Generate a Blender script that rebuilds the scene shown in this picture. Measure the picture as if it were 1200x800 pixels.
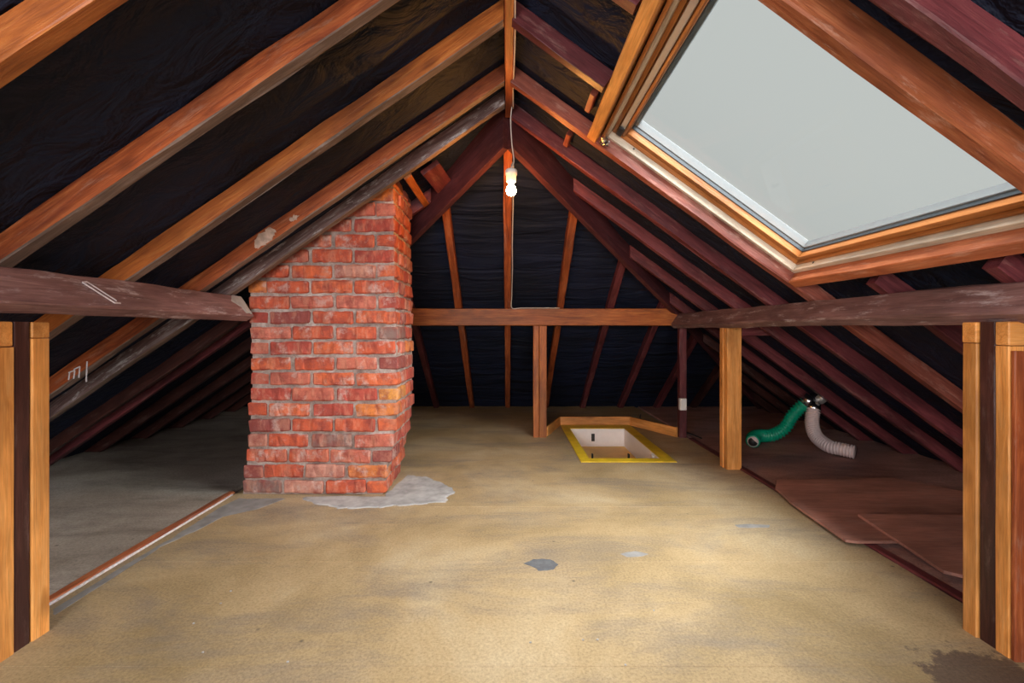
import bpy, bmesh, math, random
from mathutils import Vector, Matrix, noise
random.seed(7)
for o in list(bpy.data.objects): bpy.data.objects.remove(o)
SC = bpy.context.scene
COL = SC.collection
# ------------------------------------------------------------------ camera
cd = bpy.data.cameras.new('camera'); cam = bpy.data.objects.new('camera', cd); COL.objects.link(cam)
cam.location = (0, 0, 0.93); cam.rotation_euler = (math.radians(90), 0, 0)
cd.sensor_width = 36; cd.lens = 16; cd.shift_x = 5/1200; cd.shift_y = -13/1200; cd.clip_start = .02
SC.camera = cam
# ------------------------------------------------------------------ sky, daylight, exposure
wd = bpy.data.worlds.new('overcast'); SC.world = wd; wd.use_nodes = True
bg = wd.node_tree.nodes['Background']; bg.inputs[0].default_value = (.565, .575, .565, 1); bg.inputs[1].default_value = 1.0
def lamp(name, kind, loc, target, power, col, **kw):
    l = bpy.data.lights.new(name, kind); l.energy = power; l.color = col
    for k, v in kw.items(): setattr(l, k, v)
    o = bpy.data.objects.new(name, l); COL.objects.link(o); o.location = loc
    o.rotation_euler = (Vector(target)-Vector(loc)).to_track_quat('-Z', 'Y').to_euler()
    return o
lamp('overcast_daylight', 'SUN', (3.3, 0.3, 5), (0.2, 2.05, 0.0), 33, (.95, .97, 1.0), angle=math.radians(80))
# added fill light behind the camera; the gable has no window
lamp('rear_fill', 'AREA', (0.0, -2.35, 1.0), (0, 2.5, .85), 125, (1, .95, .93), shape='RECTANGLE', size=2.6, size_y=1.0)
# added fill light for the right side; no window in the left slope
lamp('left_rear_fill', 'AREA', (-.95, -.55, 1.36), (2.1, 2.3, .1), 36, (.96, .96, 1.0), shape='RECTANGLE', size=.9, size_y=.7)
SC.view_settings.view_transform = 'Standard'; SC.view_settings.look = 'None'
SC.view_settings.gamma = 1; SC.view_settings.use_curve_mapping = False
SC.view_settings.exposure = 0.0

# ------------------------------------------------------------------ constants of the roof
ZR = 2.15            # underside of rafters at the ridge
SL, SR = .69, .725   # slopes left, right
APEX = 2.62          # depth at which the hips start
HK = .92             # hip: depth gained per metre sideways
ES = .757            # slope of hipped end
RD, RT = .075, .045  # rafter depth, thickness

# ------------------------------------------------------------------ materials
def nt(name):
    m = bpy.data.materials.new(name); m.use_nodes = True
    t = m.node_tree; b = t.nodes['Principled BSDF']; return m, t, b
def nn(t, typ, **kw):
    n = t.nodes.new(typ)
    for k, v in kw.items():
        if k in n.inputs: n.inputs[k].default_value = v
        else: setattr(n, k, v)
    return n
def ramp(t, fac, stops, interp='LINEAR'):
    r = t.nodes.new('ShaderNodeValToRGB'); r.color_ramp.interpolation = interp
    e = r.color_ramp.elements
    while len(e) < len(stops): e.new(.5)
    for i, (p, c) in enumerate(stops):
        e[i].position = p; e[i].color = (c[0], c[1], c[2], 1) if not isinstance(c, (int, float)) else (c, c, c, 1)
    t.links.new(fac, r.inputs[0]); return r.outputs[0]
def mixc(t, fac, a, b, mode='MIX'):
    m = t.nodes.new('ShaderNodeMix'); m.data_type = 'RGBA'; m.blend_type = mode
    for s, v in ((m.inputs[0], fac), (m.inputs[6], a), (m.inputs[7], b)):
        if hasattr(v, 'default_value') or hasattr(v, 'is_linked'): t.links.new(v, s)
        elif isinstance(v, (int, float)): s.default_value = v
        else: s.default_value = (v[0], v[1], v[2], 1)
    return m.outputs[2]
def coords(t, scale=(1, 1, 1), rnd=True, kind='Object'):
    tc = t.nodes.new('ShaderNodeTexCoord'); mp = t.nodes.new('ShaderNodeMapping')
    mp.inputs['Scale'].default_value = scale
    t.links.new(tc.outputs[kind], mp.inputs[0])
    if rnd:
        oi = t.nodes.new('ShaderNodeObjectInfo'); ml = nn(t, 'ShaderNodeVectorMath', operation='SCALE')
        cb = t.nodes.new('ShaderNodeCombineXYZ')
        for i in range(3): t.links.new(oi.outputs['Random'], cb.inputs[i])
        ml.inputs['Scale'].default_value = 37; t.links.new(cb.outputs[0], ml.inputs[0])
        t.links.new(ml.outputs[0], mp.inputs['Location'])
    return mp.outputs[0]
def noi(t, vec, scale, detail=4, rough=.6, dist=0):
    n = nn(t, 'ShaderNodeTexNoise'); n.inputs['Scale'].default_value = scale; n.inputs['Detail'].default_value = detail
    n.inputs['Roughness'].default_value = rough; n.inputs['Distortion'].default_value = dist
    t.links.new(vec, n.inputs['Vector']); return n.outputs['Fac']
def bump(t, b, h, strength=.3, dist=.01):
    n = nn(t, 'ShaderNodeBump'); n.inputs['Strength'].default_value = strength; n.inputs['Distance'].default_value = dist
    t.links.new(h, n.inputs['Height']); t.links.new(n.outputs[0], b.inputs['Normal'])
def wood(name, dark, mid, light, rough=.6, dirt=.3, dirtcol=(.05, .03, .03), pale=0, palecol=(.5, .42, .4), knots=.5):
    m, t, b = nt(name)
    v = coords(t, (1.2, 14, 14)); v2 = coords(t, (1, 1, 1)); v3 = coords(t, (2.2, 9, 9))
    g = noi(t, v, 3.0, 6, .65, 1.2)
    c = ramp(t, g, [(.25, dark), (.5, mid), (.75, light)])
    big = noi(t, coords(t, (1.1, 2.5, 2.5)), 1.6, 4, .6)
    c = mixc(t, .8, c, ramp(t, big, [(.34, .42), (.60, 1.12)]), 'MULTIPLY')
    fine = noi(t, coords(t, (3, 90, 90)), 3, 3, .7)
    c = mixc(t, .5, c, ramp(t, fine, [(.3, .35), (.7, 1.0)]), 'MULTIPLY')
    # knots
    vo = nn(t, 'ShaderNodeTexVoronoi'); vo.inputs['Scale'].default_value = 1.0
    t.links.new(coords(t, (3.2, 8, 8)), vo.inputs['Vector'])
    kf = ramp(t, vo.outputs['Distance'], [(.06, knots), (.17, 0)])
    c = mixc(t, kf, c, tuple(x*.3 for x in dark))
    # dirt
    df = ramp(t, noi(t, v3, 1.3, 6, .7), [(.45, 0), (.75, dirt)])
    c = mixc(t, df, c, dirtcol)
    if pale:
        pf = ramp(t, noi(t, coords(t, (2.5, 12, 12)), 2.2, 8, .75), [(.55, 0), (.66, pale)])
        c = mixc(t, pf, c, palecol)
    t.links.new(c, b.inputs['Base Color']); b.inputs['Roughness'].default_value = rough
    b.inputs['Specular IOR Level'].default_value = .35
    bump(t, b, g, .35, .006)
    return m
M = {}
M['pine'] = wood('fresh_orange_pine', (.62, .22, .045), (.84, .35, .085), (.95, .47, .16), .5, .12, (.25, .07, .02))
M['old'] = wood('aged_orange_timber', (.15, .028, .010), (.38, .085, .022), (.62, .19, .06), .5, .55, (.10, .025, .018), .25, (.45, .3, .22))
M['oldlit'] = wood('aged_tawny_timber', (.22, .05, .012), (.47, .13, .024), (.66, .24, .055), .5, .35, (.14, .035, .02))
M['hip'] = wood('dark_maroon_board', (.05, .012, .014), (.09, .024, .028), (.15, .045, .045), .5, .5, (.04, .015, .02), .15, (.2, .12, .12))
M['redbrown'] = wood('red_brown_timber', (.20, .045, .03), (.32, .085, .055), (.44, .14, .09), .5, .4, (.09, .025, .025), .35, (.6, .36, .28))
M['dust'] = wood('dusty_underside', (.12, .075, .055), (.20, .13, .10), (.30, .21, .17), .8, .4, (.08, .05, .04), .4, (.36, .30, .27))
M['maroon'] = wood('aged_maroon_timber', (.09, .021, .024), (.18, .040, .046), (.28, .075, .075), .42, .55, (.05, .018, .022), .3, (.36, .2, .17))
M['orangetrim'] = wood('orange_red_timber', (.34, .08, .03), (.52, .15, .055), (.68, .25, .11), .5, .45, (.16, .04, .03), .3, (.75, .5, .38))
M['purlin'] = wood('weathered_purlin_timber', (.17, .08, .075), (.30, .16, .15), (.44, .27, .25), .55, .5, (.07, .03, .03), .8, (.55, .47, .47))
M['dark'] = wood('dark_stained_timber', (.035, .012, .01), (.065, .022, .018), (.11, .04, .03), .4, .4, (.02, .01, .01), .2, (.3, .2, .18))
M['grey'] = wood('dusty_grey_timber', (.10, .05, .045), (.20, .12, .11), (.42, .36, .35), .7, .5, (.05, .03, .03), .8, (.6, .56, .55))
M['ply'] = wood('red_brown_plywood', (.46, .20, .15), (.58, .27, .20), (.66, .34, .26), .55, .3, (.16, .06, .05), .15, knots=.1)
M['frame'] = wood('varnished_window_pine', (.40, .13, .03), (.52, .19, .05), (.60, .25, .075), .35, .1, (.25, .08, .03), knots=.15)
M['framepale'] = wood('pale_window_pine', (.72, .56, .40), (.82, .70, .54), (.88, .78, .64), .4, .1, (.5, .3, .2), knots=.1)
def plain(name, col, rough=.5, metal=0, nz=.15, sc=20, bstr=0):
    m, t, b = nt(name)
    f = noi(t, coords(t), sc, 4)
    c = mixc(t, nz, col, ramp(t, f, [(.3, tuple(x*.4 for x in col)), (.7, tuple(min(1, x*1.3) for x in col))]))
    t.links.new(c, b.inputs['Base Color']); b.inputs['Roughness'].default_value = rough; b.inputs['Metallic'].default_value = metal
    if bstr: bump(t, b, f, bstr, .01)
    return m
M['white'] = plain('white_plastic', (.75, .72, .68), .4)
M['cable'] = plain('white_cable', (.62, .55, .48), .5)
M['black'] = plain('black_plastic', (.015, .015, .015), .5)
M['lining'] = plain('white_painted_lining', (.92, .87, .83), .6, 0, .1)
M['yellow'] = plain('yellow_painted_wood', (.70, .46, .02), .45, 0, .35, 12)
M['hatchdoor'] = plain('amber_hatch_board', (.95, .55, .15), .5, 0, .3, 6)
M['alu'] = plain('grey_aluminium', (.55, .56, .55), .35, .6)
M['flash'] = plain('grey_aluminium_flashing', (.13, .137, .14), .7, 0, .15)
M['gasket'] = plain('dark_gasket', (.05, .06, .07), .5)
M['steel'] = plain('shiny_steel', (.75, .75, .78), .22, 1, .2)
M['greenduct'] = plain('green_plastic_duct', (.0, .30, .17), .35, 0, .35, 60)
M['whiteduct'] = plain('white_plastic_duct', (.66, .52, .50), .4, 0, .15, 60)
M['cement'] = plain('pale_cement', (.40, .385, .37), .9, 0, .6, 12, .5)
M['greycement'] = plain('grey_cement_smear', (.27, .255, .24), .9, 0, .5, 14, .3)
M['spot'] = plain('grey_paint_spot', (.11, .11, .115), .8, 0, .6, 30)
M['chalk'] = plain('white_chalk_paint', (.70, .64, .66), .8, 0, .5, 80)
M['chalkpink'] = plain('bare_flaked_wood', (.52, .36, .28), .8, 0, .6, 40)
M['rearwall'] = plain('plastered_rear_wall', (.55, .50, .45), .9, 0, .2)
# felt
m, t, b = nt('black_roofing_felt'); M['felt'] = m
v = coords(t, (1, 1, 1), False)
w = noi(t, coords(t, (.8, 6, 6), False), 1.6, 4, .55, .6)
f = noi(t, v, 180, 2)
c = mixc(t, ramp(t, noi(t, v, 1.7, 5), [(.35, 0), (.75, 1)]), (.007, .010, .020), (.013, .019, .048))
c = mixc(t, .5, c, ramp(t, f, [(.3, .4), (.7, 1.0)]), 'MULTIPLY')
t.links.new(c, b.inputs['Base Color']); b.inputs['Roughness'].default_value = .7; b.inputs['Specular IOR Level'].default_value = .2
bump(t, b, w, 1.0, .05)
# chipboard floors
def chip(name, a, bb, cc, stain, stainf=.6):
    m, t, b = nt(name)
    v = coords(t, (1, 1, 1), False, 'Object')
    big = noi(t, v, 1.1, 6, .62, .4)
    c = ramp(t, big, [(.33, a), (.5, bb), (.68, cc)])
    st = ramp(t, noi(t, coords(t, (.7, 2.2, 1), False), 1.9, 8, .72, .5), [(.47, 0), (.68, stainf)])
    c = mixc(t, st, c, stain)
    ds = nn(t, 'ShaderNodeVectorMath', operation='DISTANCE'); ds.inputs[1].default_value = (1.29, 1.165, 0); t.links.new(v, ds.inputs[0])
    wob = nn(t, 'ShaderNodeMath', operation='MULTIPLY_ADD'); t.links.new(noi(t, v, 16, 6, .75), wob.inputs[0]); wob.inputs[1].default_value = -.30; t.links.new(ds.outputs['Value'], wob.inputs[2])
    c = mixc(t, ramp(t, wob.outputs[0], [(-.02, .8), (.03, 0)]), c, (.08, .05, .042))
    sp = noi(t, v, 110, 3, .8)
    c = mixc(t, .55, c, ramp(t, sp, [(.32, .42), (.5, .9), (.66, 1.25)]), 'MULTIPLY')
    sp2 = nn(t, 'ShaderNodeTexVoronoi'); sp2.inputs['Scale'].default_value = 5.5; t.links.new(v, sp2.inputs['Vector'])
    c = mixc(t, ramp(t, sp2.outputs['Distance'], [(.015, .75), (.05, 0)]), c, tuple(x*.35 for x in stain))
    t.links.new(c, b.inputs['Base Color']); b.inputs['Roughness'].default_value = .6
    b.inputs['Specular IOR Level'].default_value = .3
    bump(t, b, sp, .15, .003)
    return m
M['chip'] = chip('tan_chipboard', (.26, .18, .085), (.40, .285, .15), (.49, .39, .25), (.19, .155, .125), .75)
M['chipside'] = chip('dusty_chipboard', (.28, .23, .18), (.42, .36, .30), (.54, .48, .42), (.10, .075, .06))
M['chipright'] = chip('brown_chipboard', (.30, .15, .13), (.45, .25, .21), (.53, .33, .28), (.09, .045, .045))
# bricks
m, t, b = nt('old_red_brick'); M['brick'] = m
oi = nn(t, 'ShaderNodeObjectInfo')
base = ramp(t, oi.outputs['Random'], [(0, (.52, .09, .035)), (.18, (.60, .12, .04)), (.34, (.42, .065, .04)), (.48, (.50, .13, .08)),
    (.60, (.58, .17, .11)), (.70, (.24, .06, .05)), (.78, (.64, .19, .04)), (.85, (.48, .22, .16)), (.92, (.22, .13, .11)), (.955, (.70, .30, .05)), (.985, (.16, .14, .14))], 'CONSTANT')
v = coords(t)
c = mixc(t, ramp(t, noi(t, v, 14, 5, .7), [(.38, .8), (.58, 0)]), base, (.24, .04, .03))
c = mixc(t, ramp(t, noi(t, coords(t, (18, 6, 6)), 1.4, 5, .65), [(.5, 0), (.62, .4), (.72, .05)]), c, (.60, .26, .16))
c = mixc(t, ramp(t, noi(t, v, 9, 8, .75), [(.54, 0), (.66, .75)]), c, (.55, .40, .35))
t.links.new(c, b.inputs['Base Color']); b.inputs['Roughness'].default_value = .8
bump(t, b, noi(t, v, 40, 6, .7), .5, .01)
m, t, b = nt('crumbly_mortar'); M['mortar'] = m
v = coords(t)
c = ramp(t, noi(t, v, 9, 7, .75), [(.3, (.14, .09, .075)), (.5, (.38, .29, .25)), (.66, (.60, .50, .45))])
t.links.new(c, b.inputs['Base Color']); b.inputs['Roughness'].default_value = .95
bump(t, b, noi(t, v, 50, 6, .7), .8, .015)
# glass, bulb
m, t, b = nt('window_glass'); M['glass'] = m
tr = nn(t, 'ShaderNodeBsdfTransparent'); tr.inputs[0].default_value = (.96, .98, .97, 1)
gl = nn(t, 'ShaderNodeBsdfGlossy'); gl.inputs['Roughness'].default_value = .02
lw = nn(t, 'ShaderNodeLayerWeight'); pw = nn(t, 'ShaderNodeMath', operation='POWER'); pw.inputs[1].default_value = 5
t.links.new(lw.outputs['Facing'], pw.inputs[0])
ms = nn(t, 'ShaderNodeMixShader'); t.links.new(pw.outputs[0], ms.inputs[0]); t.links.new(tr.outputs[0], ms.inputs[1]); t.links.new(gl.outputs[0], ms.inputs[2])
t.links.new(ms.outputs[0], t.nodes['Material Output'].inputs[0])
m, t, b = nt('glowing_bulb'); M['bulb'] = m
b.inputs['Base Color'].default_value = (1, .7, .3, 1)
b.inputs['Emission Color'].default_value = (1, .42, .09, 1); b.inputs['Emission Strength'].default_value = 480

# ------------------------------------------------------------------ helpers
def new(name, bm, mat, parent=None, smooth=False, mw=None, me=None):
    if me is None:
        bmesh.ops.recalc_face_normals(bm, faces=bm.faces)
        me = bpy.data.meshes.new(name); bm.to_mesh(me); bm.free()
        me.materials.append(M[mat])
        if smooth:
            for p in me.polygons: p.use_smooth = True
    o = bpy.data.objects.new(name, me); COL.objects.link(o)
    if mw is not None: o.matrix_world = mw
    if parent is not None: o.parent = parent
    return o
def tag(o, label, cat, group=None):
    o['label'] = label; o['category'] = cat
    if group: o['group'] = group
    return o
def struct(o): o['kind'] = 'structure'; return o
def empty(name, loc):
    o = bpy.data.objects.new(name, None); COL.objects.link(o); o.location = loc; o.empty_display_size = .1
    return o
def add_box(bm, x0, x1, y0, y1, z0, z1, bev=0):
    vs = [bm.verts.new((x, y, z)) for x in (x0, x1) for y in (y0, y1) for z in (z0, z1)]
    fs = [(0, 1, 3, 2), (4, 6, 7, 5), (0, 4, 5, 1), (2, 3, 7, 6), (0, 2, 6, 4), (1, 5, 7, 3)]
    nf = [bm.faces.new([vs[i] for i in f]) for f in fs]
    if bev:
        es = set(e for f in nf for e in f.edges)
        bmesh.ops.bevel(bm, geom=list(es), offset=bev, segments=1, affect='EDGES')
    return nf
def box(name, x0, x1, y0, y1, z0, z1, mat, parent=None, bev=.003, org=None):
    """box placed in the world, origin at its base centre (or at the parent's frame)"""
    cx, cy = (x0+x1)/2, (y0+y1)/2
    bm = bmesh.new(); add_box(bm, x0-cx, x1-cx, y0-cy, y1-cy, 0, z1-z0, bev)
    o = new(name, bm, mat)
    if parent is not None:
        o.parent = parent; o.location = Vector((cx, cy, z0))-parent.location
    else: o.location = (cx, cy, z0)
    return o
def timber(name, a, b, up, w, dp, mat, parent=None, cham=.004, jit=.0016, seg=.16, plumb=0, under=None, foot=0):
    """a, b: ends of the centre line of the underside; up: outward direction of the depth"""
    a, b = Vector(a), Vector(b); x = (b-a).normalized(); up = Vector(up); y = up.cross(x).normalized(); z = x.cross(y).normalized()
    L = (b-a).length; n = max(2, int(L/seg))
    bm = bmesh.new(); h = w/2; c = cham
    sec = [(-h+c, 0), (h-c, 0), (h, c), (h, dp-c), (h-c, dp), (-h+c, dp), (-h, dp-c), (-h, c)]
    rings = []; s = random.random()*100
    for i in range(n+1):
        px = L*i/n; r = []
        for k, (sy, sz) in enumerate(sec):
            q = noise.noise_vector(Vector((px*3+s, k//2*5.3, s)))*jit*1.6
            q2 = noise.noise_vector(Vector((px*17+s, k*5.3, s)))*jit
            r.append(bm.verts.new((px-(sz*plumb if i == 0 else 0)+(sz*foot if i == n else 0), sy+q.y+q2.y, sz+q.z+q2.z)))
        rings.append(r)
    for i in range(n):
        for k in range(8):
            nf = bm.faces.new((rings[i][k], rings[i][(k+1) % 8], rings[i+1][(k+1) % 8], rings[i+1][k]))
            if under and k in (0, 1, 7): nf.material_index = 1
    bm.faces.new(rings[0]); bm.faces.new(rings[-1])
    mw = Matrix.Translation(a) @ Matrix((x, y, z)).transposed().to_4x4()
    o = new(name, bm, mat, mw=mw)
    if under: o.data.materials.append(M[under])
    if parent is not None: o.parent = parent; o.matrix_parent_inverse = parent.matrix_basis.inverted()
    return o
def tube(name, pts, r, mat, parent=None, segs=10, smooth=True, closed=True, radii=None):
    bm = bmesh.new(); P = [Vector(p) for p in pts]; rings = []
    prev = None
    for i, p in enumerate(P):
        d = (P[min(i+1, len(P)-1)]-P[max(i-1, 0)]).normalized()
        if prev is None:
            ref = Vector((0, 0, 1)) if abs(d.z) < .9 else Vector((1, 0, 0)); u = d.cross(ref).normalized()
        else: u = (prev-d*prev.dot(d)).normalized()
        prev = u; v = d.cross(u); rr = radii[i] if radii else r
        rings.append([bm.verts.new(p-P[0]+(u*math.cos(2*math.pi*k/segs)+v*math.sin(2*math.pi*k/segs))*rr) for k in range(segs)])
    for i in range(len(P)-1):
        for k in range(segs): bm.faces.new((rings[i][k], rings[i][(k+1) % segs], rings[i+1][(k+1) % segs], rings[i+1][k]))
    if closed: bm.faces.new(rings[0]); bm.faces.new(rings[-1])
    o = new(name, bm, mat, smooth=smooth)
    o.location = P[0]-(parent.location if parent is not None else Vector((0, 0, 0)))
    if parent is not None: o.parent = parent
    return o
def spline(pts, n=8):
    P = [Vector(p) for p in pts]; out = []
    for i in range(len(P)-1):
        p0, p1, p2, p3 = P[max(i-1, 0)], P[i], P[i+1], P[min(i+2, len(P)-1)]
        for k in range(n):
            t_ = k/n
            out.append(.5*((2*p1)+(-p0+p2)*t_+(2*p0-5*p1+4*p2-p3)*t_*t_+(-p0+3*p1-3*p2+p3)*t_**3))
    out.append(P[-1]); return out
def splat(name, pts, z, th, mat, rough=.02, parent=None, n=10):
    """thin irregular slab from an outline, centred at its middle, domed a little"""
    P = [Vector((p[0], p[1], 0)) for p in pts]; c = sum(P, Vector())/len(P)
    out = []
    for i in range(len(P)):
        a, b2 = P[i], P[(i+1) % len(P)]
        for k in range(n):
            q = a.lerp(b2, k/n); nz = noise.noise(q*14)*rough+noise.noise(q*45)*rough*.5
            out.append(q+(q-c).normalized()*nz)
    bm = bmesh.new()
    r0 = [bm.verts.new((q.x-c.x, q.y-c.y, 0)) for q in out]
    r1 = [bm.verts.new(((q.x-c.x)*.97, (q.y-c.y)*.97, th)) for q in out]
    k = len(out)
    for i in range(k): bm.faces.new((r0[i], r0[(i+1) % k], r1[(i+1) % k], r1[i]))
    bm.faces.new(r1); bm.faces.new(r0[::-1])
    o = new(name, bm, mat, parent=parent); o.location = (c.x, c.y, z); return o

# ------------------------------------------------------------------ roof felt (ceiling planes)
def zl(X): return ZR-SL*abs(X)
def zr(X): return ZR-SR*abs(X)
nL = Vector((-SL, 0, 1)).normalized(); nR = Vector((SR, 0, 1)).normalized(); nE = Vector((0, ES, 1)).normalized()
OUT0 = [.0725, .4975, .9375-.0, 1.3525, 1.7975, 2.2325, 2.60, 2.99, 3.48, 3.85, 4.28, 4.73]
def frange(a, b, s):
    n = max(1, round((b-a)/s)); return [a+(b-a)*i/n for i in range(n+1)]
UW0, UW1, VW0, VW1 = .53, 1.68, 1.08, 2.21        # rough opening of the roof window (u down the slope, v into depth)
def felt(name, side):
    bm = bmesh.new()
    if side in 'LR':
        sg, sl = (-1, SL) if side == 'L' else (1, SR); n = nL if side == 'L' else nR
        k = math.sqrt(1+sl*sl)
        U = frange(-(RD+.003)*sl, UW0, .06)+frange(UW0, UW1, .06)[1:]+frange(UW1, 4.2, .06)[1:]
        V = frange(-2.5, VW0-.045, .055)+frange(VW0-.045, VW1+.045, .055)[1:]+frange(VW1+.045, 5.7, .055)[1:]
        ofs = n*(RD+.003)
        s = Vector((sg/k, 0, -sl/k))
        def P(u, v):
            d = math.sin(math.pi*((v+.38) % .4375)/.4375)**2
            q = (noise.noise(Vector((u*1.3, v*1.3, 3)))*.5+.5)*.022*d + noise.noise(Vector((u*7, v*2.5, 9)))*.006*d
            return Vector((0, v, ZR))+ofs+s*u-n*q
    else:
        k = math.sqrt(1+ES*ES); n = nE; s = Vector((0, 1/k, -ES/k)); ofs = Vector((0, 0, (RD+.003)*k))
        U = frange(-.42, 3.85, .06); V = frange(-3.4, 3.4, .055)
        def P(u, v):
            d = math.sin(math.pi*((v+4.4) % .44)/.44)**2
            q = (noise.noise(Vector((u*1.3, v*1.3, 13)))*.5+.5)*.022*d + noise.noise(Vector((u*8, v*2, 19)))*.006*d
            return Vector((v, APEX, ZR))+ofs+s*u-n*q
    g = [[bm.verts.new(P(u, v)) for v in V] for u in U]
    for i in range(len(U)-1):
        for j in range(len(V)-1):
            if side == 'R':
                um, vm = (U[i]+U[i+1])/2, (V[j]+V[j+1])/2
                if UW0 < um < UW1 and VW0-.045 < vm < VW1+.045: continue
            bm.faces.new((g[i][j], g[i][j+1], g[i+1][j+1], g[i+1][j]))
    geo = lambda: bm.verts[:]+bm.edges[:]+bm.faces[:]
    # cut where the planes meet, keeping a small lap
    if side in 'LR':
        sg = -1 if side == 'L' else 1
        bmesh.ops.bisect_plane(bm, geom=geo(), plane_co=(0, APEX+.3, 0), plane_no=Vector((-sg*HK, 1, 0)), clear_outer=True)
    else:
        for sg in (-1, 1):
            bmesh.ops.bisect_plane(bm, geom=geo(), plane_co=(0, APEX-.3, 0), plane_no=Vector((sg*HK, -1, 0)), clear_outer=True)
    bmesh.ops.bisect_plane(bm, geom=geo(), plane_co=(0, 0, -.02), plane_no=Vector((0, 0, -1)), clear_outer=True)
    o = new(name, bm, 'felt', smooth=True); return struct(o)
felt('ceiling_left', 'L'); felt('ceiling_right', 'R'); felt('ceiling_back', 'E')
# gable behind the camera
bm = bmesh.new()
vs = [bm.verts.new((x, y, z)) for y in (-2.5, -2.6) for x, z in ((-3.4, -.05), (3.4, -.05), (0, 2.35))]
bm.faces.new(vs[:3]); bm.faces.new(vs[3:][::-1])
for i in range(3): bm.faces.new((vs[i], vs[(i+1) % 3], vs[3+(i+1) % 3], vs[3+i]))
struct(new('wall_front', bm, 'rearwall'))

# ------------------------------------------------------------------ floor
HX0, HX1, HY0, HY1 = .535, 1.17, 3.22, 4.43      # hole for the hatch
fl = bmesh.new()
def rects(x0, x1, y0, y1):
    out = []
    X0, X1, Y0, Y1 = max(x0, HX0), min(x1, HX1), max(y0, HY0), min(y1, HY1)
    if X0 >= X1 or Y0 >= Y1: return [(x0, x1, y0, y1)]
    if x0 < X0: out.append((x0, X0, y0, y1))
    if X1 < x1: out.append((X1, x1, y0, y1))
    if y0 < Y0: out.append((X0, X1, y0, Y0))
    if Y1 < y1: out.append((X0, X1, Y1, y1))
    return out
for r in rects(-3.4, 3.4, -2.5, 5.75): add_box(fl, *r, -.06, -.020)
floor = struct(new('floor', fl, 'chipside'))
def panel(x0, x1, y0, y1, mat, z=0):
    g = .0003
    rs = rects(x0+g, x1-g, y0+g, y1-g)
    bm = bmesh.new()
    for r in rs: add_box(bm, *r, -.0195, z, 0 if len(rs) > 1 else .0012)
    return new('floor_panel', bm, mat, parent=floor)
rows = [-2.5, -1.59, -1.02, -.45, .12, .69, 1.26, 1.83, 2.40, 2.97, 3.54, 4.11, 4.68, 5.25, 5.72]
for i in range(len(rows)-1):
    panel(-1.55, 1.55, rows[i], rows[i+1], 'chip')
for y0, y1 in ((-2.5, .1), (.1, 1.3), (1.3, 2.5), (2.5, 3.7), (3.7, 4.9), (4.9, 5.72)):
    panel(-3.38, -1.60, y0, y1, 'chipside', -.002); panel(1.60, 3.38, y0+.3 if y0 > 0 else y0, min(y1+.3, 5.72), 'chipright', -.002)

# ------------------------------------------------------------------ rafters
def side_rafter(side, d, label, mat, group=None, X0=None, X1=None, dp=RD, thick=RT):
    """d: depth of the far lower edge"""
    sg = -1 if side == 'L' else 1; sl = SL if side == 'L' else SR; n = nL if side == 'L' else nR
    dm = d-thick/2
    plumb = sl if X0 is None else 0
    foot = 1/sl if X1 is None else 0
    if X0 is None: X0 = .016 if dm < APEX else (dm-APEX)/HK+.03
    if X1 is None: X1 = (ZR-.003)/sl
    a = (sg*X0, dm, ZR-sl*X0); b_ = (sg*X1, dm, ZR-sl*X1)
    k = math.sqrt(1+sl*sl)
    und = 'dust' if side == 'L' and 1 < d < 2.6 else None
    o = timber('rafter', Vector(a)-n*(dp-RD), Vector(b_)-n*(dp-RD), n, thick, dp, mat, plumb=plumb, under=und, jit=.003, foot=foot)
    tag(o, label, 'rafter', group); return o
GL = 'common rafters of the left slope'; GR = 'common rafters of the right slope'
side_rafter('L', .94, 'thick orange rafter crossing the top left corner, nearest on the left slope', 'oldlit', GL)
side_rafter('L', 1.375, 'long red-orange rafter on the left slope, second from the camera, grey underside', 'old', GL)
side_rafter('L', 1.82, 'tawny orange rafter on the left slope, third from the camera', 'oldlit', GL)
rc = side_rafter('L', 2.255, 'brown rafter on the left slope with a pale bare patch above the chimney shoulder', 'old', GL)
side_rafter('L', 2.48, 'dusty grey-edged rafter lying right against the front of the brick chimney', 'grey', GL)
JL = 'dim short rafters low behind the left purlin'
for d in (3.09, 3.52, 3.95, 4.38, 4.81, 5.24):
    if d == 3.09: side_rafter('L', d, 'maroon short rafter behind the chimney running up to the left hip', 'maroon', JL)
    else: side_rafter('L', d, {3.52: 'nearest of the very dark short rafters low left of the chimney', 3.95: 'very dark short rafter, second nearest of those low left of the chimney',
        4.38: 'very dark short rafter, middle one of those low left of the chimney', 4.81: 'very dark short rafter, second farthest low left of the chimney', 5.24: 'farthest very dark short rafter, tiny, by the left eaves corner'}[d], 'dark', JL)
side_rafter('L', 2.92, 'dark lower rafter stub passing down left of the chimney', 'dark', None, X0=1.60)
side_rafter('R', .94, 'dark maroon rafter in the top right corner, nearest on the right slope', 'maroon', GR)
side_rafter('R', 1.08, 'bright orange-red rafter running down the right edge of the roof window', 'orangetrim', GR, dp=.085)
XU0, XU1 = .405, 1.42
side_rafter('R', 1.375, 'short maroon rafter stub at the top edge, above the orange header', 'maroon', None, X1=XU0-.03)
side_rafter('R', 1.82, 'short reddish rafter from the ridge stopping at the orange header', 'maroon', None, X1=XU0-.03)
side_rafter('R', 1.375, 'lower rafter from under the roof window, nearer of the two passing behind the purlin', 'maroon', None, X0=XU1+.01)
side_rafter('R', 1.82, 'lower rafter from under the roof window, farther of the two passing behind the purlin', 'maroon', None, X0=XU1+.01)
side_rafter('R', 2.255, 'reddish rafter along the left edge of the roof window, its face lit orange', 'redbrown', GR)
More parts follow.
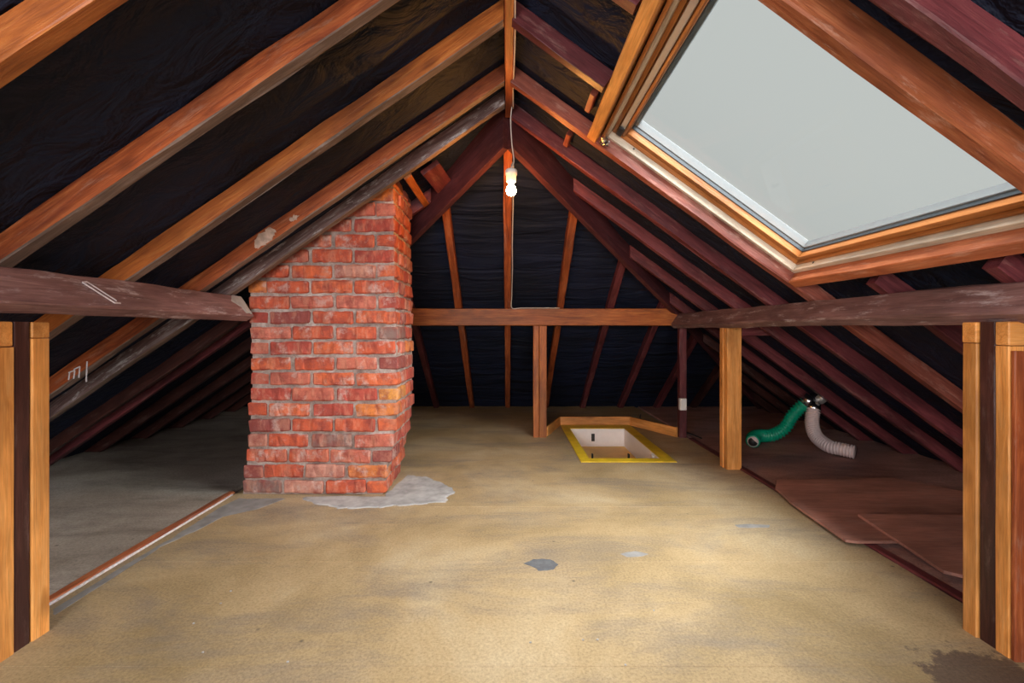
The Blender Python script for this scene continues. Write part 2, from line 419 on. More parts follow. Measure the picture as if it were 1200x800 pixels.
side_rafter('R', 2.62, 'maroon full-length rafter behind the roof window, ending at the top of the hips', 'maroon', GR)
JR = 'short rafters between the right hip and the eaves'
for d, l in ((3.01, 'maroon short rafter starting highest on the right hip, cut square'), (3.46, 'maroon short rafter starting about halfway down the right hip'),
             (3.87, 'maroon short rafter starting just above the corner of the two purlins')):
    side_rafter('R', d, l, 'maroon', JR)
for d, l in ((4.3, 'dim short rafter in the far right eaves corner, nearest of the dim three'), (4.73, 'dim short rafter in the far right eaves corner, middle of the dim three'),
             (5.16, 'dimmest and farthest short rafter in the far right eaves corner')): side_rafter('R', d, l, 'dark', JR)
# end rafters
GE = 'rafters of the hipped far end'
EL = {0: 'central rafter of the far end, running straight down behind the bulb', -.43: 'far-end rafter just left of the central one',
      -.86: 'far-end rafter seen low beside the chimney edge', .46: 'far-end rafter just right of the central one',
      .90: 'far-end rafter second to the right of the central one, reaching the right hip', 1.36: 'short far-end rafter below the end purlin, third right of the central one',
      1.80: 'short far-end rafter low beside the socket post'}
def end_rafter(X, label, mat):
    d0 = APEX+HK*abs(X)+.04; d1 = APEX+(ZR-.006)/ES
    o = timber('rafter', (X, d0, ZR-ES*(d0-APEX)), (X, d1, .003), nE, .055, RD, mat, foot=1/ES, jit=.003)
    tag(o, label, 'rafter', GE)
for X, l in EL.items(): end_rafter(X, l, 'maroon' if abs(X) > .5 else 'old')
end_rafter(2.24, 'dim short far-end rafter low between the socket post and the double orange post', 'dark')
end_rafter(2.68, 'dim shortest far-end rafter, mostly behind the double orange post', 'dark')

# hips: from the apex to the far corners
for sg in (-1, 1):
    a = Vector((sg*.012, APEX-.005, .93+.4015*2.615)); b_ = Vector((sg*1.445, APEX+HK*1.445, 1.075))
    e = a+(b_-a)*1.0
    t1 = (a-b_).normalized()
    far = Vector((sg*(ZR/SL-.02) if sg < 0 else ZR/SR-.02, 0, .02)); far.y = APEX+HK*abs(far.x)
    up = Vector((0, 0, 1))
    bm = bmesh.new()
    # the hip is deep at the top and runs on to the eaves corner
    dirp = Vector((sg*1, HK, 0)).normalized(); side = Vector((-dirp.y, dirp.x, 0))*.0225
    N = 26; rings = []
    for i in range(N+1):
        f = i/N; X = .012+(abs(far.x)-.012)*f
        if X < 1.445: zb = a.z+(1.075-a.z)*(X-.012)/(1.445-.012)
        else: zb = 1.075+(.01-1.075)*(X-1.445)/(abs(far.x)-1.445)
        sl = SL if sg < 0 else SR
        zt = ZR-max(sl, ES*HK)*X+.085
        zb = min(zb, zt-.05)
        c = Vector((sg*X, APEX+HK*X, 0))
        j = noise.noise(Vector((X*4, sg, 0)))*.002
        rings.append([bm.verts.new(c-side+Vector((0, 0, zb+.004+j))), bm.verts.new(c-side*.85+Vector((0, 0, zb+j))), bm.verts.new(c+side*.85+Vector((0, 0, zb+j))), bm.verts.new(c+side+Vector((0, 0, zb+.004+j))),
                      bm.verts.new(c+side+Vector((0, 0, zt))), bm.verts.new(c-side+Vector((0, 0, zt)))])
    for i in range(N):
        for k in range(6): bm.faces.new((rings[i][k], rings[i][(k+1) % 6], rings[i+1][(k+1) % 6], rings[i+1][k]))
    bm.faces.new(rings[0]); bm.faces.new(rings[-1])
    # shift into a local frame that follows the hip so that the grain runs along it
    x = (b_-a).normalized(); y = Vector((0, 0, 1)).cross(x).normalized(); z = x.cross(y)
    mw = Matrix.Translation(a) @ Matrix((x, y, z)).transposed().to_4x4()
    bmesh.ops.transform(bm, matrix=mw.inverted(), verts=bm.verts)
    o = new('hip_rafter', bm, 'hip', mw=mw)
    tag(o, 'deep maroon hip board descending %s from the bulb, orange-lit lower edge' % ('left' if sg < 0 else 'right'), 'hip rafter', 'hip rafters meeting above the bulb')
# ridge board
o = timber('ridge_board', (.006, -2.48, ZR-.005), (.006, APEX-.02, ZR-.005), (0, 0, 1), .038, .09, 'old')
tag(o, 'narrow ridge board along the peak of the roof, carrying a white cable', 'ridge board')

# ------------------------------------------------------------------ purlins
def purlin(a, b_, n, dp, w, label, mat='purlin', group=None):
    o = timber('purlin', a, b_, n, w, dp, mat, cham=.007, jit=.004, seg=.12)
    tag(o, label, 'purlin', group); return o
PW = .06
def pc(side, dp):   # centre of the underside
    sg, sl, n = (-1, SL, nL) if side == 'L' else (1, SR, nR)
    # inner lower edge at |X|=1.412 ; the top touches the rafters
    inner = Vector((sg*1.412, 0, 0)); s = Vector((sg, 0, -sl)).normalized()
    inner.z = (ZR-sl*1.412)-dp*math.sqrt(1+sl*sl)
    return inner+s*PW/2
cl = pc('L', .135); cr = pc('R', .118)
PL = purlin(cl+Vector((0, -2.4, 0)), cl+Vector((0, 2.53, 0)), nL, .135, PW, 'weathered maroon purlin on the left, ending white at the chimney')
PR = purlin(cr+Vector((0, -2.4, 0)), cr+Vector((0, 3.98, 0)), nR, .118, PW, 'weathered greyish maroon purlin on the right, below the roof window')
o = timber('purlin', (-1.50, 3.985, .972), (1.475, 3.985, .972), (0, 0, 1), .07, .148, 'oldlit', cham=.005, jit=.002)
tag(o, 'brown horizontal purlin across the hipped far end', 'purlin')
# white dust on the chimney end of the left purlin and chalk strokes
def strokes(parent, face_o, ux, uz, segs, th=.006, nrm=None):
    for (x0, z0, x1, z1) in segs:
        p0 = face_o+ux*x0+uz*z0; p1 = face_o+ux*x1+uz*z1
        o = timber('paint_mark', p0, p1, nrm, th, .002, 'chalk', parent=parent, cham=.0005, jit=.0004, seg=.03)
        o.parent = parent; o.matrix_parent_inverse = parent.matrix_world.inverted()
bpy.context.view_layer.update()
fo = Vector((-2.086, 2.209, .725)); ux = Vector((-1, 0, -SL)).normalized(); uz = Vector((0, 0, 1))
strokes(rc, fo, Vector((1, 0, 0)), uz, [(-.045, -.035, -.04, .0), (-.02, -.03, -.015, .012), (.005, -.025, .01, .03), (.04, -.045, .045, .055), (-.045, 0, -.015, .012), (-.02, .015, .01, .03)], .006, Vector((0, -1, 0)))
# chalk loop on the purlin's inner face
po = Vector((-1.412, 1.60, cl.z+PW/2*SL/1.215)); 
inn = Vector((-SL, 0, 1)).normalized(); nrm = Vector((1, 0, SL)).normalized()
strokes(PL, po+nrm*.002, Vector((0, 1, 0)), inn, [(-.03, .10, .045, .02), (-.01, .105, .06, .03), (-.03, .10, -.01, .105), (.045, .02, .07, .02)], .006, nrm)
def plate(parent, name, o0, ux, uz, pts, mat, th=.002, rough=.006, n=6):
    nr = ux.cross(uz).normalized(); bm = bmesh.new(); out = []
    for i in range(len(pts)):
        a_, b2 = Vector(pts[i]), Vector(pts[(i+1) % len(pts)])
        for k in range(n):
            q = a_.lerp(b2, k/n); nz = noise.noise_vector(Vector((q.x*90, q.y*90, 1)))*rough
            out.append((q.x+nz.x, q.y+nz.y))
    v0 = [bm.verts.new(o0+ux*x+uz*y-nr*th) for x, y in out]; v1 = [bm.verts.new(o0+ux*x+uz*y+nr*th) for x, y in out]
    for i in range(len(out)): bm.faces.new((v0[i], v0[(i+1) % len(out)], v1[(i+1) % len(out)], v1[i]))
    bm.faces.new(v0); bm.faces.new(v1)
    o = new(name, bm, mat); o.parent = parent; o.matrix_parent_inverse = parent.matrix_world.inverted()
eo = Vector((-1.412, 2.40, cl.z+PW/2*SL/1.215))+nrm*.003
plate(PL, 'plaster_smear', eo, Vector((0, 1, 0)), inn, [(0, .085), (.03, .07), (.06, .05), (.07, .015), (.12, .01), (.125, .125), (.04, .128)], 'cement')
ax = Vector((-1, 0, -SL)).normalized(); az = Vector((-SL, 0, 1)).normalized()
plate(rc, 'bare_patch', Vector((-1.156, 2.2085, .93+.425)), ax, az, [(-.065, .028), (-.045, .06), (0, .068), (.05, .05), (.075, .02), (.05, .004), (-.01, .006), (-.03, .018)], 'chalkpink', .002, .014)
plate(rc, 'bare_patch', Vector((-1.02, 2.2085, .93+.53)), ax, az, [(-.02, .02), (0, .035), (.03, .02), (.01, .008)], 'chalkpink', .002, .012)

# ------------------------------------------------------------------ posts
def post(name, label, loc, group=None):
    e = empty(name, loc); tag(e, label, 'post', group); return e
ZP = .955
def stud(name, x0, x1, y0, y1, z0, z1, mat, par):
    return timber(name, ((x0+x1)/2, y0, z0), ((x0+x1)/2, y0, z1), (0, 1, 0), x1-x0, y1-y0, mat, parent=par, cham=.003, jit=.001)
# left near sandwich
p = post('post', 'pair of bright orange pine studs clasping a dark old stud, under the left purlin', (-1.47, 1.34, 0))
stud('stud', -1.515, -1.42, 1.268, 1.311, 0, .882, 'pine', p); stud('stud', -1.52, -1.424, 1.313, 1.357, 0, ZP, 'dark', p)['label'] = 'dark old stud'
stud('stud', -1.515, -1.42, 1.359, 1.412, 0, .905, 'pine', p)
box('packing_block', -1.505, -1.424, 1.268, 1.311, .884, ZP, 'pine', p); box('packing_block', -1.50, -1.42, 1.359, 1.412, .907, ZP, 'pine', p)
# right near sandwich
p = post('post', 'pair of bright orange pine studs clasping a dark old stud, under the right purlin', (1.48, 1.355, 0))
stud('stud', 1.421, 1.53, 1.290, 1.328, 0, .885, 'pine', p); stud('stud', 1.424, 1.535, 1.330, 1.374, 0, ZP, 'dark', p)['label'] = 'dark old stud'
stud('stud', 1.418, 1.53, 1.376, 1.420, 0, .890, 'pine', p)
box('packing_block', 1.421, 1.475, 1.290, 1.328, .887, ZP, 'pine', p); box('packing_block', 1.416, 1.475, 1.376, 1.420, .892, ZP, 'pine', p)
stud('shadow_board', 1.4235, 1.56, 1.2760, 1.2885, 0, .872, 'old', p)  # thin brown board added so the stud front looks shaded
# right middle post
p = post('post', 'orange double pine post in the middle of the right purlin', (1.51, 3.09, 0))
stud('stud', 1.466, 1.563, 3.04, 3.088, 0, .968, 'pine', p); stud('stud', 1.460, 1.555, 3.09, 3.137, 0, .968, 'pine', p)
o = timber('tie_beam', (1.57, 3.07, .895), (2.02, 3.07, .66), (0, 0, 1), .04, .065, 'dark'); bpy.data.objects.remove(o)
o = box('tie_block', 1.567, 1.76, 3.045, 3.09, .895, .960, 'maroon', None, .004)
tag(o, 'short dark maroon tie nailed beside the top of the middle right post', 'tie')
# end posts
p = post('post', 'reddish-orange double post in the middle of the far-end purlin', (.28, 3.985, 0))
stud('stud', .222, .272, 3.955, 4.025, 0, .970, 'oldlit', p); stud('stud', .275, .338, 3.952, 4.025, 0, .970, 'oldlit', p)
p = post('post', 'thin maroon post at the right end of the far-end purlin', (1.52, 3.96, 0))
stud('stud', 1.490, 1.550, 3.94, 4.0, 0, .965, 'maroon', p)
e = empty('wall_socket', (1.487, 3.935, .30)); tag(e, 'small white electrical box on the thin far right post', 'socket')
box('back_box', 1.478, 1.535, 3.900, 3.938, .245, .345, 'white', e); box('cover_plate', 1.484, 1.529, 3.894, 3.900, .255, .335, 'white', e, .001)

# ------------------------------------------------------------------ roof window
kR = math.sqrt(1+SR*SR)
s = Vector((1/kR, 0, -SR/kR)); O = Vector((0, 0, ZR))
MW = Matrix((s, Vector((0, 1, 0)), nR)).transposed().to_4x4(); MW = Matrix.Translation(O) @ MW
win = empty('window_1', (0, 0, 0)); win.matrix_world = MW; struct(win)
def wbox(name, u0, u1, v0, v1, w0, w1, mat, parent=win, bev=.002, along='v'):
    cu, cv = (u0+u1)/2, (v0+v1)/2
    bm = bmesh.new()
    if along == 'u': add_box(bm, u0-cu, u1-cu, v0-cv, v1-cv, 0, w1-w0, bev)
    else: add_box(bm, v0-cv, v1-cv, -(u1-cu), -(u0-cu), 0, w1-w0, bev)
    o = new(name, bm, mat); o.parent = parent
    R_ = Matrix.Identity(4) if along == 'u' else Matrix.Rotation(math.pi/2, 4, 'Z')
    o.matrix_local = Matrix.Translation((cu, cv, w0)) @ R_
    return o
def ring(name, u0, u1, v0, v1, ti, w0, w1, mat, parent=win):
    """four rails; ti = (top, bottom, near, far) widths"""
    a, b2, c, d = ti
    wbox(name, u0, u0+a, v0, v1, w0, w1, mat, parent); wbox(name, u1-b2, u1, v0, v1, w0, w1, mat, parent)
    wbox(name, u0+a, u1-b2, v0, v0+c, w0, w1, mat, parent, along='u'); wbox(name, u0+a, u1-b2, v1-d, v1, w0, w1, mat, parent, along='u')
ring('window_frame', UW0-.0, UW1+.0, VW0, VW1, (.03, .022, .02, .02), .052, .135, 'framepale')
ring('frame_bead', UW0+.03, UW1-.022, VW0+.02, VW1-.02, (.018, .010, .01, .01), .082, .135, 'frame')
ring('sash', UW0+.048, UW1-.032, VW0+.03, VW1-.03, (.05, .022, .03, .03), .098, .145, 'frame')
ring('gasket', UW0+.098, UW1-.054, VW0+.06, VW1-.06, (.004, .004, .004, .004), .1275, .146, 'gasket')
ring('outer_cover', UW0+.098, UW1-.05, VW0+.056, VW1-.056, (.02, .014, .02, .012), .146, .186, 'flash')
ring('window_kerb', UW0-.05, UW1+.05, VW0-.05, VW1+.05, (.05, .05, .05, .05), .080, .150, 'gasket')
ring('outer_cover', UW0-.05, UW1+.05, VW0-.05, VW1+.05, (.15, .085, .11, .11), .1505, .160, 'flash')
pane = wbox('glass_pane', UW0+.10, UW1-.056, VW0+.062, VW1-.062, .134, .138, 'glass', along='u')
# ventilation bar and catch on the upper rail
wbox('ventilation_bar', UW0+.055, UW0+.078, VW0+.05, VW1-.045, .078, .097, 'alu')
wbox('frame_bead', UW0+.082, UW0+.094, VW0+.035, VW1-.035, .086, .098, 'frame')
wbox('frame_bead', UW0+.004, UW0+.018, VW0+.005, VW1-.005, .030, .052, 'frame')
wbox('catch', UW0+.052, UW0+.081, VW1-.12, VW1-.046, .068, .077, 'black', bev=.003)
wbox('screw_head', UW1-.024, UW1-.021, VW1-.15, VW1-.14, .07, .08, 'black', bev=.002)
wbox('screw_head', UW0+.16, UW0+.17, VW1-.021, VW1-.018, .07, .08, 'black', bev=.002, along='u')
# headers
def hdr(u0, w, dp, v0, v1, label, mat, wo=0):
    a = O+s*u0+Vector((0, v0, 0))+nR*wo; b_ = O+s*u0+Vector((0, v1, 0))+nR*wo
    o = timber('header', a, b_, nR, w, dp, mat); tag(o, label, 'header'); return o
hdr(.50, .05, .08, 1.082, 2.208, 'bright orange pine header along the top of the roof window', 'pine', -.004)
hdr(UW1+.024, .048, .075, 1.082, 2.208, 'knocked pinkish-brown header along the foot of the roof window', 'orangetrim', 0)
# crumpled foil / tape lump at the corner of the top header
bm = bmesh.new(); bmesh.ops.create_icosphere(bm, subdivisions=2, radius=.022)
for v_ in bm.verts: v_.co *= 1+noise.noise(v_.co*60)*.8
o = new('foil_lump', bm, 'steel'); o.location = O+s*.565+Vector((0, 2.165, 0))+nR*.012
tag(o, 'crumpled silvery foil lump at the upper left corner of the roof window', 'foil')

# small cleats under the felt on the right slope and trimmer at the chimney
for (u, v0, v1, l) in ((.42, 1.99, 2.02, 'small dim wooden cleat between the upper right rafters'), (.37, 2.45, 2.48, 'small orange-lit wooden cleat right of the bulb')):
    a = O+s*(u-.03)+Vector((0, v0, 0))+nR*.03; b_ = O+s*(u+.03)+Vector((0, v0, 0))+nR*.03
    a = O+s*u+Vector((0, v0-.05, 0))+nR*.035; b_ = O+s*u+Vector((0, v1+.07, 0))+nR*.035
    tag(timber('cleat', a, b_, nR, .028, .038, 'redbrown'), l, 'cleat')
kL = math.sqrt(1+SL*SL); sL = Vector((-1/kL, 0, -SL/kL)); OL = Vector((0, 0, ZR))
u = .575/ (1/kL)
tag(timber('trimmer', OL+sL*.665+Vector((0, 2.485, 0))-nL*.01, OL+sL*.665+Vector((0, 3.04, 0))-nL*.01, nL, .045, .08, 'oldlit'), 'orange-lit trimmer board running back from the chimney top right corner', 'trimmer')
tag(timber('trimmer', OL+sL*.53+Vector((0, 2.60, 0))+nL*.0, OL+sL*.50+Vector((0, 3.0, 0))+nL*.0, nL, .12, .03, 'maroon'), 'dull maroon board tilted between the chimney and left hip', 'trimmer')

# ------------------------------------------------------------------ chimney
CY0, CD = 2.575, .46
def lerpk(z, keys):
    if z <= keys[0][0]: return keys[0][1]
    for (a, va), (b2, vb) in zip(keys, keys[1:]):
        if z <= b2: return va+(vb-va)*(z-a)/(b2-a)
    return keys[-1][1]
def XL_(z): return lerpk(z, [(0, -1.520), (.3, -1.478), (.7, -1.464), (1.2, -1.478), (2, -1.478)])
def XR_(z): return lerpk(z, [(0, -.695), (.15, -.672), (.3, -.64), (.45, -.622), (.8, -.622), (1.2, -.632), (2, -.640)])
def YB_(z): return lerpk(z, [(0, .40), (.2, .43), (.4, .46), (2, .46)])
chim = empty('chimney', (-1.06, CY0+.23, 0))
tag(chim, 'exposed red brick chimney breast rising through the left roof slope', 'chimney')
CH = .0872; NC = 22
bm = bmesh.new(); prev = None; rec = .014
for i in range(int(NC*2)+1):
    z = i*CH/2
    x0, x1, y1 = XL_(z)+rec, XR_(z)-rec, YB_(z)-rec
    ringv = []
    M_ = 16
    for (ax, ay, bx, by, n_) in ((x0, rec, x1, rec, 18), (x1, rec, x1, y1, 10), (x1, y1, x0, y1, 18), (x0, y1, x0, rec, 10)):
        for k in range(n_):
            f = k/n_; q = Vector((ax+(bx-ax)*f, ay+(by-ay)*f, z)); jv = noise.noise_vector(q*22)*.003
            # never above the slope of the felt
            zz = min(z, ZR+.07-SL*abs(q.x))
            ringv.append(bm.verts.new((q.x+jv.x, q.y+jv.y+CY0, zz)))
    if prev:
        for k in range(len(ringv)): bm.faces.new((prev[k], prev[(k+1) % len(ringv)], ringv[(k+1) % len(ringv)], ringv[k]))
    prev = ringv
bm.faces.new(prev)
bmesh.ops.translate(bm, verts=bm.verts, vec=-chim.location)
new('mortar_core', bm, 'mortar', parent=chim)
bmesh_cache = {}
def brick_mesh(kind, var):
    key = (kind, var)
    if key in bmesh_cache: return bmesh_cache[key]
    L = {'s': .222, 'h': .107}[kind]
    rnd = random.Random(var*13+(1 if kind == 's' else 99)); bm = bmesh.new()
    add_box(bm, -L/2, L/2, -.053, .053, -.0355, .0355)
    if kind == 's':
        es = [e for e in bm.edges if abs((e.verts[0].co-e.verts[1].co).x) > .1]
        bmesh.ops.subdivide_edges(bm, edges=es, cuts=3)
    bmesh.ops.bevel(bm, geom=bm.edges[:], offset=.0075, segments=1, affect='EDGES')
    for v_ in bm.verts:
        v_.co += Vector((rnd.uniform(-1, 1)*.0035, rnd.uniform(-1, 1)*.0038, rnd.uniform(-1, 1)*.0034))
    bmesh.ops.recalc_face_normals(bm, faces=bm.faces)
    me = bpy.data.meshes.new('brick'); bm.to_mesh(me); bm.free(); me.materials.append(M['brick'])
    bmesh_cache[key] = me; return me
rb = random.Random(5)
nb = 0
def lay(kind, xa, xb, ya, yb, i):
    """brick filling the plan box xa..xb, ya..yb (relative to chimney front), course i"""
    global nb
    z = (i+.5)*CH
    if z-.045 > ZR+.05-SL*min(abs(xa), abs(xb)): return
    lx, ly = xb-xa, yb-ya
    L = {'s': .222, 'h': .107}[kind]
    me = brick_mesh(kind, rb.randrange(7))
    o = bpy.data.objects.new('brick', me); COL.objects.link(o); o.parent = chim
    rot = ly > lx
    ll, ww = (ly, lx) if rot else (lx, ly)
    o.scale = ((ll-.015+rb.uniform(-.004, .003))/(L), (ww-.002)/.106, rb.uniform(.985, 1.03))
    dx, dy = rb.uniform(-.0035, .0035), rb.uniform(-.0075, .004)
    o.location = Vector(((xa+xb)/2+dx, (ya+yb)/2+CY0+dy, z+rb.uniform(-.002, .002)))-chim.location
    o.rotation_euler = (rb.uniform(-.02, .02), rb.uniform(-.022, .022), (math.pi/2 if rot else 0)+(math.pi if rb.random() < .5 else 0)+rb.uniform(-.02, .02))
    nb += 1
for i in range(NC):
    z = (i+.5)*CH; x0, x1, yb = XL_(z), XR_(z), YB_(z); W = x1-x0
    hw = .112; B = (W-hw)/3
    mid = yb-.108-.232
    if i % 2 == 0:
        for k in range(3): lay('s', x0+k*B, x0+(k+1)*B, 0, .108, i)
        lay('s', x1-hw, x1, 0, .226, i); lay('h', x1-hw, x1, .232, yb-.112, i)
        for k in range(3): lay('s', x1-(k+1)*B, x1-k*B, yb-.108, yb, i)
        lay('s', x0, x0+hw, yb-.226, yb, i)
        if yb-.226 > .2: lay('h', x0, x0+hw, .112, yb-.232, i)
    else:
        for k in range(3): lay('s', x1-(k+1)*B, x1-k*B, 0, .108, i)
        lay('s', x0, x0+hw, 0, .226, i); lay('h', x0, x0+hw, .232, yb-.112, i)
        for k in range(3): lay('s', x0+k*B, x0+(k+1)*B, yb-.108, yb, i)
        lay('s', x1-hw, x1, yb-.226, yb, i)
        lay('h', x1-hw, x1, .112, yb-.232, i)
print('bricks', nb)

# cement on the floor round the chimney
def W_(px, py, z=0):
    d = (.93-z)*533.33/(py-387); return ((px-595)/533.33*d, d)
o = splat('cement_patch', [W_(x, y) for x, y in ((355, 583), (400, 582), (450, 583), (463, 570), (478, 557), (500, 559), (520, 566), (534, 576), (520, 588), (497, 591), (470, 592), (440, 595), (395, 596), (372, 591))], .0, .005, 'cement', .03)
tag(o, 'pale cement spilled on the floor round the foot of the chimney', 'cement patch')
o = splat('cement_smear', [W_(x, y) for x, y in ((281, 583), (335, 584), (300, 597), (262, 605), (230, 622), (190, 640), (120, 685), (62, 722), (62, 714), (150, 660), (215, 622), (255, 596))], .0, .002, 'greycement', .02)
tag(o, 'grey cement smear along the left floor batten', 'cement smear')
for nm, pts, mt, l, c_ in (('paint_spot', ((615, 660), (625, 655), (645, 655), (656, 661), (648, 667), (630, 669)), 'spot', 'dark grey dried splash in the middle of the floor', 'splash'),
                  ('paint_spot', ((730, 649), (745, 646), (760, 649), (750, 653), (735, 652)), 'greycement', 'small white scuff on the floor right of the grey splash', 'scuff'),
                  ('paint_spot', ((862, 615), (880, 614), (902, 615), (900, 618), (866, 618)), 'greycement', 'thin pale scratch on the floor near the red-brown boards', 'scuff')):
    o = splat(nm, [W_(*q) for q in pts], .0, .0012, mt, .012, n=6); tag(o, l, c_)
bits = [(690+random.uniform(-80, 110), random.uniform(690, 780)) for _ in range(5)]+[(random.uniform(220, 520), random.uniform(680, 790)) for _ in range(5)]
# crumbs of debris
for i, (x, y) in enumerate(bits):
    X, Y = W_(x, y); bm = bmesh.new(); bmesh.ops.create_icosphere(bm, subdivisions=1, radius=.0035)
    for v_ in bm.verts: v_.co = Vector((v_.co.x*random.uniform(.7, 1.6), v_.co.y, v_.co.z*.6+.002))
    o = new('debris_crumb', bm, 'cement'); o.location = (X, Y, 0)
    tag(o, 'tiny pale crumb of debris on the foreground floor', 'crumb', 'crumbs on the foreground floor')

# floor-edge battens
o = timber('floor_batten', (-1.577, 1.42, -.004), (-1.577, 2.60, -.004), (0, 0, 1), .036, .016, 'orangetrim', cham=.004, jit=.003)
tag(o, 'splintered reddish batten along the left edge of the main floor', 'batten')
o = timber('floor_batten', (-1.556, 1.30, -.002), (-1.556, 2.57, -.002), (0, 0, 1), .012, .009, 'chalk', cham=.002, jit=.003)
tag(o, 'thin chalky white strip beside the reddish left batten', 'strip')
o = timber('floor_batten', (1.575, .8, -.004), (1.575, 3.9, -.004), (0, 0, 1), .045, .014, 'maroon', cham=.004, jit=.002)
tag(o, 'dark brown batten along the right edge of the main floor', 'batten')

# ------------------------------------------------------------------ plywood sheets at right
def sheet(name, pts, z, th, label, tilt=0):
    P = [Vector((x, y, 0)) for x, y in pts]; c = sum(P, Vector())/len(P)
    bm = bmesh.new()
    lo = [bm.verts.new((q.x-c.x, q.y-c.y, 0)) for q in P]; hi = [bm.verts.new((q.x-c.x, q.y-c.y, th)) for q in P]
    k = len(P)
    for i in range(k): bm.faces.new((lo[i], lo[(i+1) % k], hi[(i+1) % k], hi[i]))
    bm.faces.new(hi); bm.faces.new(lo[::-1])
    bmesh.ops.bevel(bm, geom=bm.edges[:], offset=.0015, segments=1, affect='EDGES')
    o = new(name, bm, 'ply'); o.location = (c.x, c.y, z); o.rotation_euler = (0, tilt, 0)
    tag(o, label, 'plywood board', 'loose boards on the right'); return o
sheet('plywood_sheet', [(1.63, 2.76), (1.54, 2.62), (1.495, 2.40), (1.462, 1.97), (1.50, 1.955), (1.70, 1.96), (2.45, 1.9), (2.62, 2.5), (2.36, 2.80)], .013, .012, 'larger loose red-brown board with cut corners lying under the other')
sheet('plywood_sheet', [(1.70, 2.21), (1.618, 1.69), (1.66, 1.66), (2.3, 1.62), (2.42, 2.20)], .026, .013, 'smaller loose red-brown board, nearest, overlapping the larger one')

# ------------------------------------------------------------------ loft hatch
h = empty('loft_hatch', (.85, 3.83, 0)); tag(h, 'sunken loft hatch with a yellow rim and white lining in the far floor', 'hatch')
def hb(name, x0, x1, y0, y1, z0, z1, mat, bev=.002): return box(name, x0, x1, y0, y1, z0, z1, mat, h, bev)
x0, x1, y0, y1 = .587, 1.10, 3.285, 4.30
hb('rim_board', .515, x0, 3.20, 4.45, .0008, .008, 'yellow'); hb('rim_board', x1, 1.19, 3.20, 4.45, .0008, .008, 'yellow')
hb('rim_board', x0+.001, x1-.001, 3.20, y0, .0008, .008, 'yellow'); hb('rim_board', x0+.001, x1-.001, y1, 4.45, .0008, .008, 'yellow')
hb('lining_board', x0-.012, x0, y0-.012, y1+.012, -.19, .000, 'lining'); hb('lining_board', x1, x1+.012, y0-.012, y1+.012, -.19, .000, 'lining')
hb('lining_board', x0, x1, y1, y1+.012, -.19, .000, 'lining'); hb('lining_board', x0, x1, y0-.012, y0, -.19, .000, 'lining')
hb('door_panel', x0-.01, x1+.01, y0-.01, y1+.01, -.20, -.165, 'hatchdoor')
hb('stop_bead', x0, x1, y1-.012, y1, -.164, -.150, 'lining'); 
hb('latch', .79, .82, y1-.012, y1, -.115, -.045, 'black')
for X in (.70, 1.00): hb('hinge_arm', X-.006, X+.006, 3.75, 3.78, -.164, -.09, 'black')
hb('side_bracket', x1-.014, x1, 3.42, 3.47, -.09, -.01, 'white')
# kerb boards behind the hatch
def kerb(a, b_, label):
    o = timber('kerb_board', (a[0], a[1], 0.0), (b_[0], b_[1], 0.0), (0, 0, 1), .02, .085, 'pine', cham=.003, jit=.001); tag(o, label, 'kerb board', 'kerb boards round the hatch')
kerb((.345, 4.0), (.505, 4.455), 'short orange kerb board from the middle post to the hatch')
kerb((.505, 4.468), (1.20, 4.468), 'orange kerb board along the far side of the hatch')
kerb((1.205, 4.455), (1.475, 3.97), 'orange kerb board slanting from the hatch to the thin right post')

# ------------------------------------------------------------------ ducts
def duct(path, r, mat, pitch, amp, parent, name='hose'):
    P = spline(path, 40); L = 0; rad = []; Q = []
    # resample evenly
    acc = [0]
    for i in range(1, len(P)): acc.append(acc[-1]+(P[i]-P[i-1]).length)
    n = int(acc[-1]/pitch*4); j = 0
    for i in range(n+1):
        s_ = acc[-1]*i/n
        while j < len(acc)-2 and acc[j+1] < s_: j += 1
        f = (s_-acc[j])/max(1e-6, acc[j+1]-acc[j]); Q.append(P[j].lerp(P[j+1], f)); rad.append(r+amp*math.cos(2*math.pi*i/4)+.0)
    return tube(name, Q, r, mat, parent, 18, True, True, rad)
gpath = [(2.436, 3.72, .34), (2.36, 3.76, .235), (2.30, 3.78, .12), (2.20, 3.78, .062), (2.08, 3.76, .060), (2.00, 3.70, .058), (1.945, 3.61, .050)]
g = empty('duct_hose', (2.436, 3.72, .34)); tag(g, 'ribbed green flexible duct curling onto the floor from the eaves', 'duct hose')
duct(gpath, .046, 'greenduct', .026, .0075, g); tube('end_ring', [(1.947, 3.613, .050), (1.938, 3.597, .049)], .040, 'whiteduct', g, 18); tube('duct_mouth', [(1.938, 3.597, .049), (1.9375, 3.596, .049)], .034, 'black', g, 18)
g = empty('duct_hose', (2.46, 3.66, .28)); tag(g, 'pinkish white flexible duct drooping onto the floor beside the green one', 'duct hose')
duct([(2.458, 3.66, .29), (2.42, 3.62, .19), (2.40, 3.54, .105), (2.41, 3.42, .062), (2.45, 3.35, .058), (2.505, 3.285, .052)], .047, 'whiteduct', .018, .004, g)
g = empty('duct_connector', (2.47, 3.72, .36)); tag(g, 'shiny metal duct connector joining both hoses under the rafters', 'duct connector')
tube('collar', [(2.425, 3.725, .325), (2.475, 3.70, .385)], .052, 'steel', g, 20)
tube('collar', [(2.459, 3.662, .265), (2.475, 3.69, .34)], .053, 'steel', g, 20)
tube('branch_pipe', spline([(2.475, 3.69, .33), (2.49, 3.71, .37), (2.53, 3.72, .385)], 5), .045, 'steel', g, 20)
tube('end_cap', [(2.50, 3.64, .375), (2.53, 3.66, .385)], .036, 'alu', g, 16)

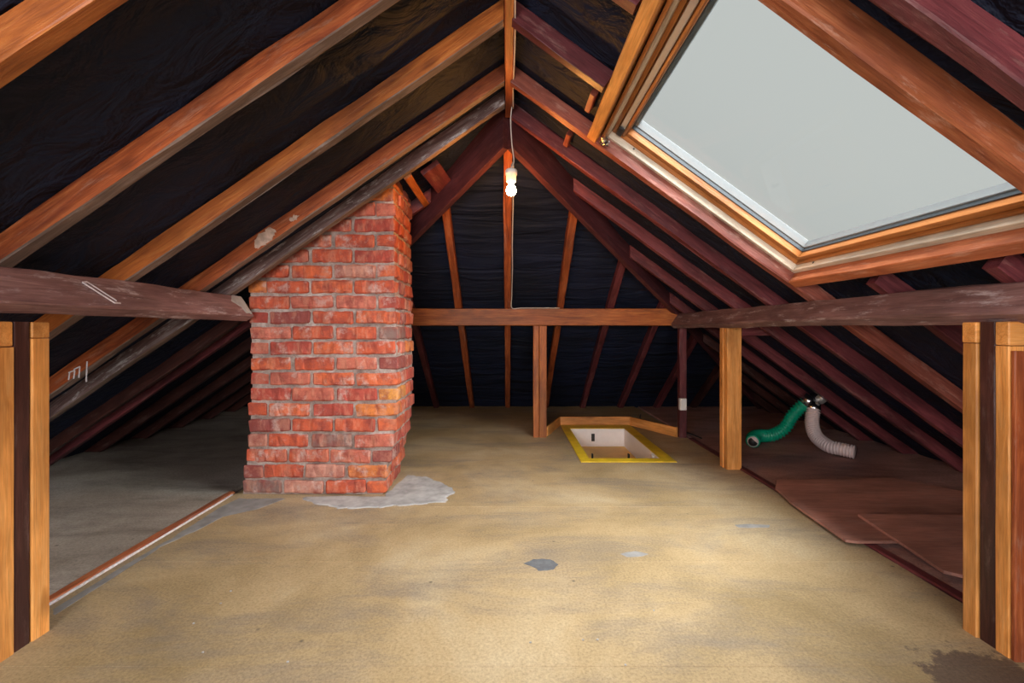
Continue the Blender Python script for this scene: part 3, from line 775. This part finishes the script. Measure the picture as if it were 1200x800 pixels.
# ------------------------------------------------------------------ bulb and cables
LX, LY = .019, 2.50
e = empty('pendant_bulb', (LX, LY, 1.72)); tag(e, 'bare glowing warm bulb in a pale holder hanging below the roof peak', 'light bulb')
def lathe(name, prof, loc, mat, parent, n=20):
    bm = bmesh.new(); rs = []
    for r, z in prof: rs.append([bm.verts.new((r*math.cos(2*math.pi*k/n), r*math.sin(2*math.pi*k/n), z)) for k in range(n)])
    for a, b2 in zip(rs, rs[1:]):
        for k in range(n): bm.faces.new((a[k], a[(k+1) % n], b2[(k+1) % n], b2[k]))
    bm.faces.new(rs[0]); bm.faces.new(rs[-1])
    o = new(name, bm, mat, parent=parent, smooth=True); o.location = Vector(loc)-parent.location; return o
zc = .93+(387-205)/533.33*LY
lathe('lamp_holder', [(.022, -.04), (.027, -.036), (.028, -.005), (.033, 0), (.033, .022), (.028, .03), (.010, .036), (.004, .04)], (LX, LY, zc), 'white', e)
zb = .93+(387-222)/533.33*LY
lathe('bulb_glass', [(.012, .034), (.015, .026), (.024, .012), (.028, -.004), (.026, -.018), (.018, -.029), (.007, -.034)], (LX, LY, zb), 'bulb', e)
tube('flex', spline([(LX, LY, zc+.035), (LX+.015, LY+.01, zc+.08), (LX+.004, LY-.0, zc+.17), (.016, LY-.02, ZR-.08), (.022, LY-.03, ZR-.008)], 8), .003, 'cable', e, 6)
o = tube('electric_cable', spline([(.027, .3+.22*i, ZR-.003+(.004 if i % 2 else 0)) if not i % 3 else (.030, .3+.22*i, ZR-.001) for i in range(11)], 4), .0035, 'cable', None, 6)
tag(o, 'thin white cable tacked along the ridge board', 'cable')
# cable down the central end rafter, then along the end purlin
def zE(d): return ZR-ES*(d-APEX)
pts = [(.012, 2.70, 1.86)]+[(.034+.003*(i % 2), d, zE(d)-.004) for i, d in enumerate((2.85, 3.1, 3.35, 3.6, 3.85))]+[(.036, 3.93, 1.125), (.12, 3.945, 1.124), (.25, 3.945, 1.124), (.45, 3.945, 1.124)]
o = tube('electric_cable', spline(pts, 5), .004, 'cable', None, 6); tag(o, 'white cable running down the central far-end rafter onto the end purlin', 'cable')
o = tube('electric_cable', spline([(1.46, 5.0, .006), (1.38, 4.7, .006), (1.46, 4.45, .006), (1.60, 4.2, .006), (1.66, 3.9, .006)], 6), .007, 'black', None, 6)
tag(o, 'black cable lying on the floor behind the thin right post', 'cable')
